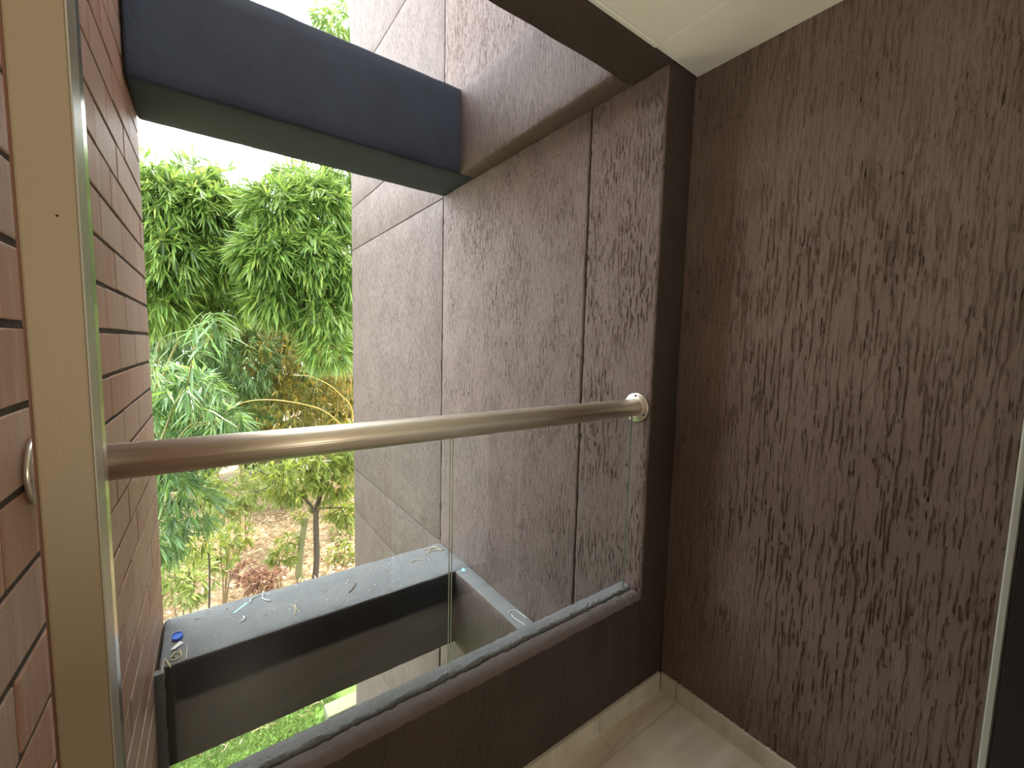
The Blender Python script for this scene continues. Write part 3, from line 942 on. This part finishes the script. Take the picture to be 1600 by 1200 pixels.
# golden thicket behind, right
bamboo((2.8, 11.6, GZ), 'golden yellow bamboo thicket glowing behind the handrail beside the wall',
       [(1.42, 11.50, 1.34, 0.76, 0.84, 0.91, 300), (2.12, 11.60, 0.55, 0.88, 0.93, 0.97, 320), (2.92, 11.40, 1.05, 0.74, 0.95, 1.15, 300), (1.49, 11.30, -0.17, 0.92, 0.84, 0.76, 260), (2.69, 11.50, -0.62, 0.83, 0.83, 0.83, 260), (2.08, 12.00, 2.32, 0.81, 0.81, 0.81, 220), (3.18, 12.00, 2.57, 0.69, 0.86, 1.03, 220), (1.20, 11.20, -0.90, 0.75, 0.56, 0.37, 120), (1.65, 12.20, 1.58, 0.68, 0.65, 0.62, 300)],
       [[(2.8, 11.6, GZ), (2.8, 11.6, -1.0), (2.87, 11.50, 1.04), (2.61, 11.30, 2.32)], [(3.0, 11.6, GZ), (3.0, 11.6, -1.0), (3.13, 11.40, 0.38), (2.96, 11.20, 2.02)],
        [(2.5, 11.4, GZ), (2.4, 11.3, -1.0), (2.35, 11.30, 0.09), (1.88, 11.00, 1.06)], [(2.9, 11.2, GZ), (3.00, 11.00, -1.23), (2.41, 10.60, -0.26), (1.54, 10.20, 0.14), (0.74, 9.80, 0.26), (0.25, 9.60, 0.05)],
        [(2.9, 11.4, GZ), (3.04, 10.90, -0.55), (2.64, 10.60, 0.23), (2.04, 10.40, 0.65), (1.55, 10.20, 0.73)]],
       M_LEAFGOLD, M_GOLD, 106, 0.22, width=0.1, per=9, spread=0.95)
# far green backdrop, each a clump of its own
for k, (bx, by, lab) in enumerate(((-4.0, 15.5, 'far bamboo grove hidden mostly behind the brick wall'), (-1.0, 16.5, 'far bamboo grove glimpsed behind the left clump'),
                                   (2.4, 17.0, 'far bamboo grove glimpsed between the two big clumps'), (5.4, 16.0, 'far bamboo grove behind the golden thicket'))):
    bamboo((bx, by, GZ), lab, [(bx, by, GZ + 1.6, 1.9, 1.0, 1.7, 750), (bx - 0.3, by, GZ + 4.0, 2.0, 1.2, 1.8, 800), (bx + 0.3, by, GZ + 6.4, 1.6, 1.1, 1.5, 420)],
           [[(bx, by, GZ), (bx, by, 0.0), (bx + 0.3, by - 0.3, 3.5)], [(bx + 0.5, by, GZ), (bx + 0.7, by, 0.0), (bx + 0.9, by - 0.4, 2.8)], [(bx - 0.6, by, GZ), (bx - 0.8, by, 0.0), (bx - 1.0, by - 0.4, 3.0)]],
           [M_LEAFDARK, M_LEAFDARK, M_LEAFDARK, M_LEAFGOLD][k], M_CULM, 120 + k, 0.42, 'far bamboo groves', width=0.17)

# young shoot with broad leaves, each leaf a part
ys_b = (-0.70, 4.4, GZ)
e = plant('bamboo_shoot', ys_b, 'young slender bamboo shoot with broad pale leaves fanning at its tip', 'bamboo')
stem = [ys_b, (-0.62, 4.4, -0.6), (-0.24, 4.35, 0.79), (-0.11, 4.30, 1.08), (-0.05, 4.25, 1.39), (0.01, 4.20, 1.62), (0.07, 4.10, 1.68)]
culm(e, rel(stem, ys_b), 0.007, 0.003, M_CULM, 'stem')
culm(e, rel([(-0.05, 4.25, 1.39), (0.01, 4.20, 1.42), (0.09, 4.15, 1.52), (0.13, 4.10, 1.62)], ys_b), 0.005, 0.0025, M_GOLD, 'twig', False)
def leaf_mesh(v):
    rnd = random.Random(v)
    bm = bmesh.new()
    n, rows = 6, []
    cur = rnd.uniform(0.15, 0.4)
    for i in range(n + 1):
        t = i / n
        w = 0.055 * math.sin(math.pi * min(1, t ** 0.75 * 0.98 + 0.02)) if i < n else 0.0
        z = -cur * t * t
        rows.append([bm.verts.new((t, w, z)), bm.verts.new((t, 0, z - w * 0.35)), bm.verts.new((t, -w, z))])
    for a, b in zip(rows, rows[1:]):
        bm.faces.new((a[0], a[1], b[1], b[0])); bm.faces.new((a[1], a[2], b[2], b[1]))
    bmesh.ops.remove_doubles(bm, verts=bm.verts, dist=1e-5)
    me = D.meshes.new('leaf')
    bm.to_mesh(me); bm.free()
    for p in me.polygons: p.use_smooth = True
    me.materials.append(M_LEAFBLUE)
    return me
lms = [leaf_mesh(v) for v in range(4)]
rl = random.Random(9)
def put_leaf(parent, origin, p, d, ln):
    o = D.objects.new('leaf', lms[rl.randrange(4)])
    COL.objects.link(o)
    o.parent = parent
    q = Vector(d).normalized().to_track_quat('X', 'Z')
    o.rotation_mode = 'QUATERNION'
    o.rotation_quaternion = q
    o.location = Vector(p) - Vector(origin)
    o.scale = (ln, ln, ln)
for hub in ((0.04, 4.15, 1.66), (0.09, 4.10, 1.66), (-0.01, 4.20, 1.57), (0.13, 4.10, 1.61), (-0.04, 4.25, 1.39), (0.06, 4.20, 1.48), (0.11, 4.15, 1.55)):
    for k in range(7):
        a = rl.uniform(0, 6.28)
        put_leaf(e, ys_b, [h + rl.uniform(-.04, .04) for h in hub], (math.cos(a), math.sin(a) * 0.6, rl.uniform(-0.75, 0.25)), rl.uniform(0.17, 0.27))
lv_b = (-0.80, 4.7, GZ)
e = plant('bamboo_shoot', lv_b, 'drooping bamboo shoot with blue-green fans just above the handrail', 'bamboo')
culm(e, rel([lv_b, (-0.72, 4.7, -0.6), (-0.20, 4.60, 0.58), (0.00, 4.50, 0.75), (0.16, 4.30, 0.79)], lv_b), 0.010, 0.003, M_CULM, 'stem')
for hub, ndir in (((0.12, 4.40, 1.03), 6), ((0.08, 4.40, 1.14), 6), ((0.25, 4.30, 0.79), 8), ((0.13, 4.30, 0.80), 8), ((-0.08, 4.50, 0.87), 8), ((-0.07, 4.50, 1.22), 9), ((-0.12, 4.50, 1.03), 7), ((0.03, 4.40, 0.87), 6)):
    culm(e, rel([(-0.09, 4.55, 0.70), tuple((a + b) / 2 for a, b in zip((-0.09, 4.55, 0.70), hub)), hub], lv_b), 0.003, 0.0015, M_CULM, 'twig', False)
    for k in range(ndir):
        a = rl.uniform(-0.9, 0.9)
        put_leaf(e, lv_b, hub, (math.sin(a) * 0.9 + 0.15, rl.uniform(-.4, .2), -math.cos(a) * rl.uniform(0.3, 1.0)), rl.uniform(0.15, 0.24))

# small tree with a dark forked trunk
tb = (1.62, 8.5, GZ)
e = plant('slender_tree', tb, 'slender tree with a dark forked trunk below the handrail beside the wall', 'tree')
def limb(pts, r0, r1, nm='branch', mt=M_BARK, par=None, o=None):
    culm(par or e, rel(pts, o or tb), r0, r1, mt, nm, False)
limb([tb, (1.66, 8.50, -2.67), (1.66, 8.50, -1.84), (1.74, 8.50, -1.42), (1.74, 8.50, -0.98), (1.81, 8.50, -0.43)], 0.062, 0.035, 'trunk')
limb([(1.66, 8.50, -1.84), (1.54, 8.40, -1.57), (1.28, 8.20, -1.19), (0.93, 8.00, -0.91), (0.70, 7.90, -0.66)], 0.035, 0.012)
limb([(0.93, 8.00, -0.91), (0.75, 7.90, -0.99), (0.46, 7.80, -0.96)], 0.014, 0.006)
limb([(1.67, 8.50, -1.72), (1.97, 8.50, -1.76), (2.38, 8.60, -1.88)], 0.020, 0.010)
limb([(1.73, 8.50, -1.04), (1.51, 8.40, -0.92), (1.16, 8.20, -0.73), (0.95, 8.10, -0.61)], 0.022, 0.010)
limb([(1.74, 8.50, -1.10), (2.04, 8.50, -1.02), (2.34, 8.50, -1.20)], 0.02, 0.01)
lv = Leaves(140)
for b in ((1.95, 8.40, -1.17, 0.42, 0.42, 0.42, 120), (2.22, 8.50, -0.60, 0.31, 0.41, 0.50, 120), (1.26, 8.20, -1.12, 0.39, 0.33, 0.27, 70), (1.60, 8.30, -0.75, 0.47, 0.37, 0.26, 90), (2.15, 8.50, -1.88, 0.28, 0.28, 0.28, 70), (1.03, 8.00, -0.79, 0.31, 0.24, 0.17, 40)):
    lv.sprays((b[0] - tb[0], b[1] - tb[1], b[2] - tb[2], b[3], b[4], b[5], b[6]), b[6], 0.20, 8, 0.3, 0.6, 0.9, 0.2, 0.16)
lv.build('foliage', M_LEAFTREE, e)['kind'] = 'stuff'

for base, pts, r0, r1, mt, blobs, lab, sd in (
        ((1.40, 8.6, GZ), [(1.36, 8.60, -2.89), (1.43, 8.60, -2.27), (1.50, 8.60, -1.90)], 0.075, 0.05, M_PALEBARK, [(1.51, 8.60, -1.78, 0.17, 0.15, 0.12, 10)], 'pale olive stem leaning left of the dark forked trunk', 141),
        ((2.6, 10.5, GZ), [(2.73, 10.50, -3.51), (2.67, 10.50, -2.68), (2.81, 10.50, -2.06)], 0.08, 0.04, M_BARK, [(2.81, 10.50, -2.06, 0.39, 0.43, 0.47, 70), (2.52, 10.00, -3.10, 0.33, 0.39, 0.45, 60)], 'second dark stem between the forked trunk and the brown wall', 142),
        ((-0.10, 6.4, GZ), [(-0.01, 6.40, -1.46), (-0.05, 6.40, -1.02), (-0.05, 6.30, -0.66), (0.00, 6.20, -0.31)], 0.013, 0.006, M_BARK, [(-0.02, 6.20, -0.35, 0.25, 0.21, 0.17, 34), (-0.17, 6.30, -1.03, 0.19, 0.19, 0.19, 18)], 'thin dark sapling right of the brick wall with feathery leaves', 143)):
    e = plant('sapling', base, lab, 'tree', 'saplings on the garden ground')
    limb([base] + pts, r0, r1, 'trunk', mt, e, base)
    lv = Leaves(sd)
    for b in blobs:
        lv.sprays((b[0] - base[0], b[1] - base[1], b[2] - base[2], b[3], b[4], b[5], b[6]), b[6], 0.17, 8, 0.3, 0.6, 0.9, 0.2, 0.16)
    lv.build('foliage', M_LEAFTREE, e)['kind'] = 'stuff'

# low shrubs
for nm, lab, mt, bl_, sd, ln in (
        ('low_shrub', 'pale yellow-green low shrub at the far end of the ledge by the bricks', M_LEAFPALE, [(-0.28, 7.00, -1.79, 0.35, 0.34, 0.33, 110), (-0.40, 7.10, -1.39, 0.22, 0.24, 0.26, 50)], 150, 0.14),
        ('low_shrub', 'pale green shrub in sun below the middle of the handrail', M_LEAFPALE, [(0.62, 10.50, -1.88, 0.55, 0.44, 0.33, 130), (0.26, 10.20, -2.05, 0.39, 0.35, 0.31, 80)], 151, 0.17),
        ('low_shrub', 'rusty brown low shrub just beyond the grey ledge', M_LEAFRED, [(0.63, 7.00, -2.08, 0.32, 0.24, 0.15, 110), (0.43, 7.20, -1.96, 0.21, 0.16, 0.12, 40)], 152, 0.11),
        ('low_shrub', 'small green shrub between the rusty shrub and the olive stem', M_LEAFTREE, [(1.00, 8.00, -2.27, 0.24, 0.20, 0.16, 50), (1.21, 8.60, -2.27, 0.19, 0.17, 0.14, 30)], 153, 0.13),
        ('low_shrub', 'leafy green shrub at the foot of the brown wall', M_LEAFTREE, [(2.26, 9.00, -3.06, 0.33, 0.34, 0.35, 80)], 154, 0.14),
        ('low_shrub', 'feathery green shrub left of the sunny leaf litter', M_LEAFTREE, [(0.14, 8.00, -1.91, 0.35, 0.35, 0.35, 70), (0.38, 8.40, -1.92, 0.26, 0.25, 0.24, 40)], 155, 0.14),
        ('low_shrub', 'yellow-green shrub behind the pale sunny litter patch', M_LEAFPALE, [(1.61, 12.50, -2.51, 0.62, 0.50, 0.38, 120), (1.07, 13.00, -2.20, 0.59, 0.43, 0.28, 80)], 156, 0.18)):
    b0 = bl_[0]
    base = (b0[0], b0[1], GZ)
    e = plant(nm, base, lab, 'shrub', 'low shrubs in the garden')
    for q in range(4):
        tp = (b0[0] + rl.uniform(-.6, .6) * b0[3], b0[1] + rl.uniform(-.5, .5) * b0[4], b0[2] + b0[5] * 0.6)
        limb([base, tuple((a + c) / 2 + rl.uniform(-.04, .04) for a, c in zip(base, tp)), tp], 0.012, 0.005, 'stem', M_TWIG, e, base)
    lv = Leaves(sd)
    for b in bl_:
        lv.sprays((b[0] - base[0], b[1] - base[1], b[2] - base[2], b[3], b[4], b[5], b[6]), b[6], ln, 8, 0.1, 0.7, 0.9, 0.2, 0.2)
    lv.build('foliage', mt, e)['kind'] = 'stuff'

# grass near the building and leaf litter beyond it
rng = np.random.default_rng(77)
lv = Leaves(160)
n = 26000
p = np.column_stack([rng.uniform(-1.2, 1.28, n), rng.uniform(4.3, 7.4, n), np.full(n, GZ - 0.005)])
keep = ~((p[:, 0] > 0.98) & (p[:, 1] > 4.95) & (p[:, 1] < 5.30)) & ~((p[:, 0] > 1.38) & (p[:, 1] < 5.1))
p = p[keep]; n = len(p)
d = np.column_stack([rng.normal(size=n) * 0.55, rng.normal(size=n) * 0.55, np.full(n, 1.0)])
lv.add(p, d, rng.uniform(0.05, 0.11, n), rng.uniform(0.008, 0.014, n), rng.uniform(0.1, 0.4, n))
tag(lv.build('grass', M_GRASS), 'bright green lawn grass between the two beams below', 'grass', kind='stuff')
lv = Leaves(161)
n = 260
p = np.column_stack([rng.uniform(-0.2, 1.15, n), rng.uniform(5.3, 6.4, n), GZ + rng.uniform(0.03, 0.07, n)])
d = np.column_stack([rng.normal(size=n) * 0.7 + 0.5, rng.normal(size=n), rng.normal(size=n) * 0.08])
lv.add(p, d, rng.uniform(0.06, 0.14, n), rng.uniform(0.005, 0.010, n), np.zeros(n))
tag(lv.build('fallen_leaves', M_LITTER), 'dry fallen leaves lying on the lawn near the kerb block', 'leaves', kind='stuff')
lv = Leaves(162)
n = 24000
p = np.column_stack([rng.uniform(-3.5, 5.5, n), rng.uniform(7.2, 15.5, n), GZ + rng.uniform(0.01, 0.10, n)])
d = np.column_stack([rng.normal(size=n), rng.normal(size=n), rng.normal(size=n) * 0.25])
lv.add(p, d, rng.uniform(0.08, 0.18, n), rng.uniform(0.02, 0.045, n), rng.uniform(0, 0.1, n))
tag(lv.build('leaf_litter', M_LITTER), 'tan dry leaf litter covering the ground under the trees', 'litter', kind='stuff')
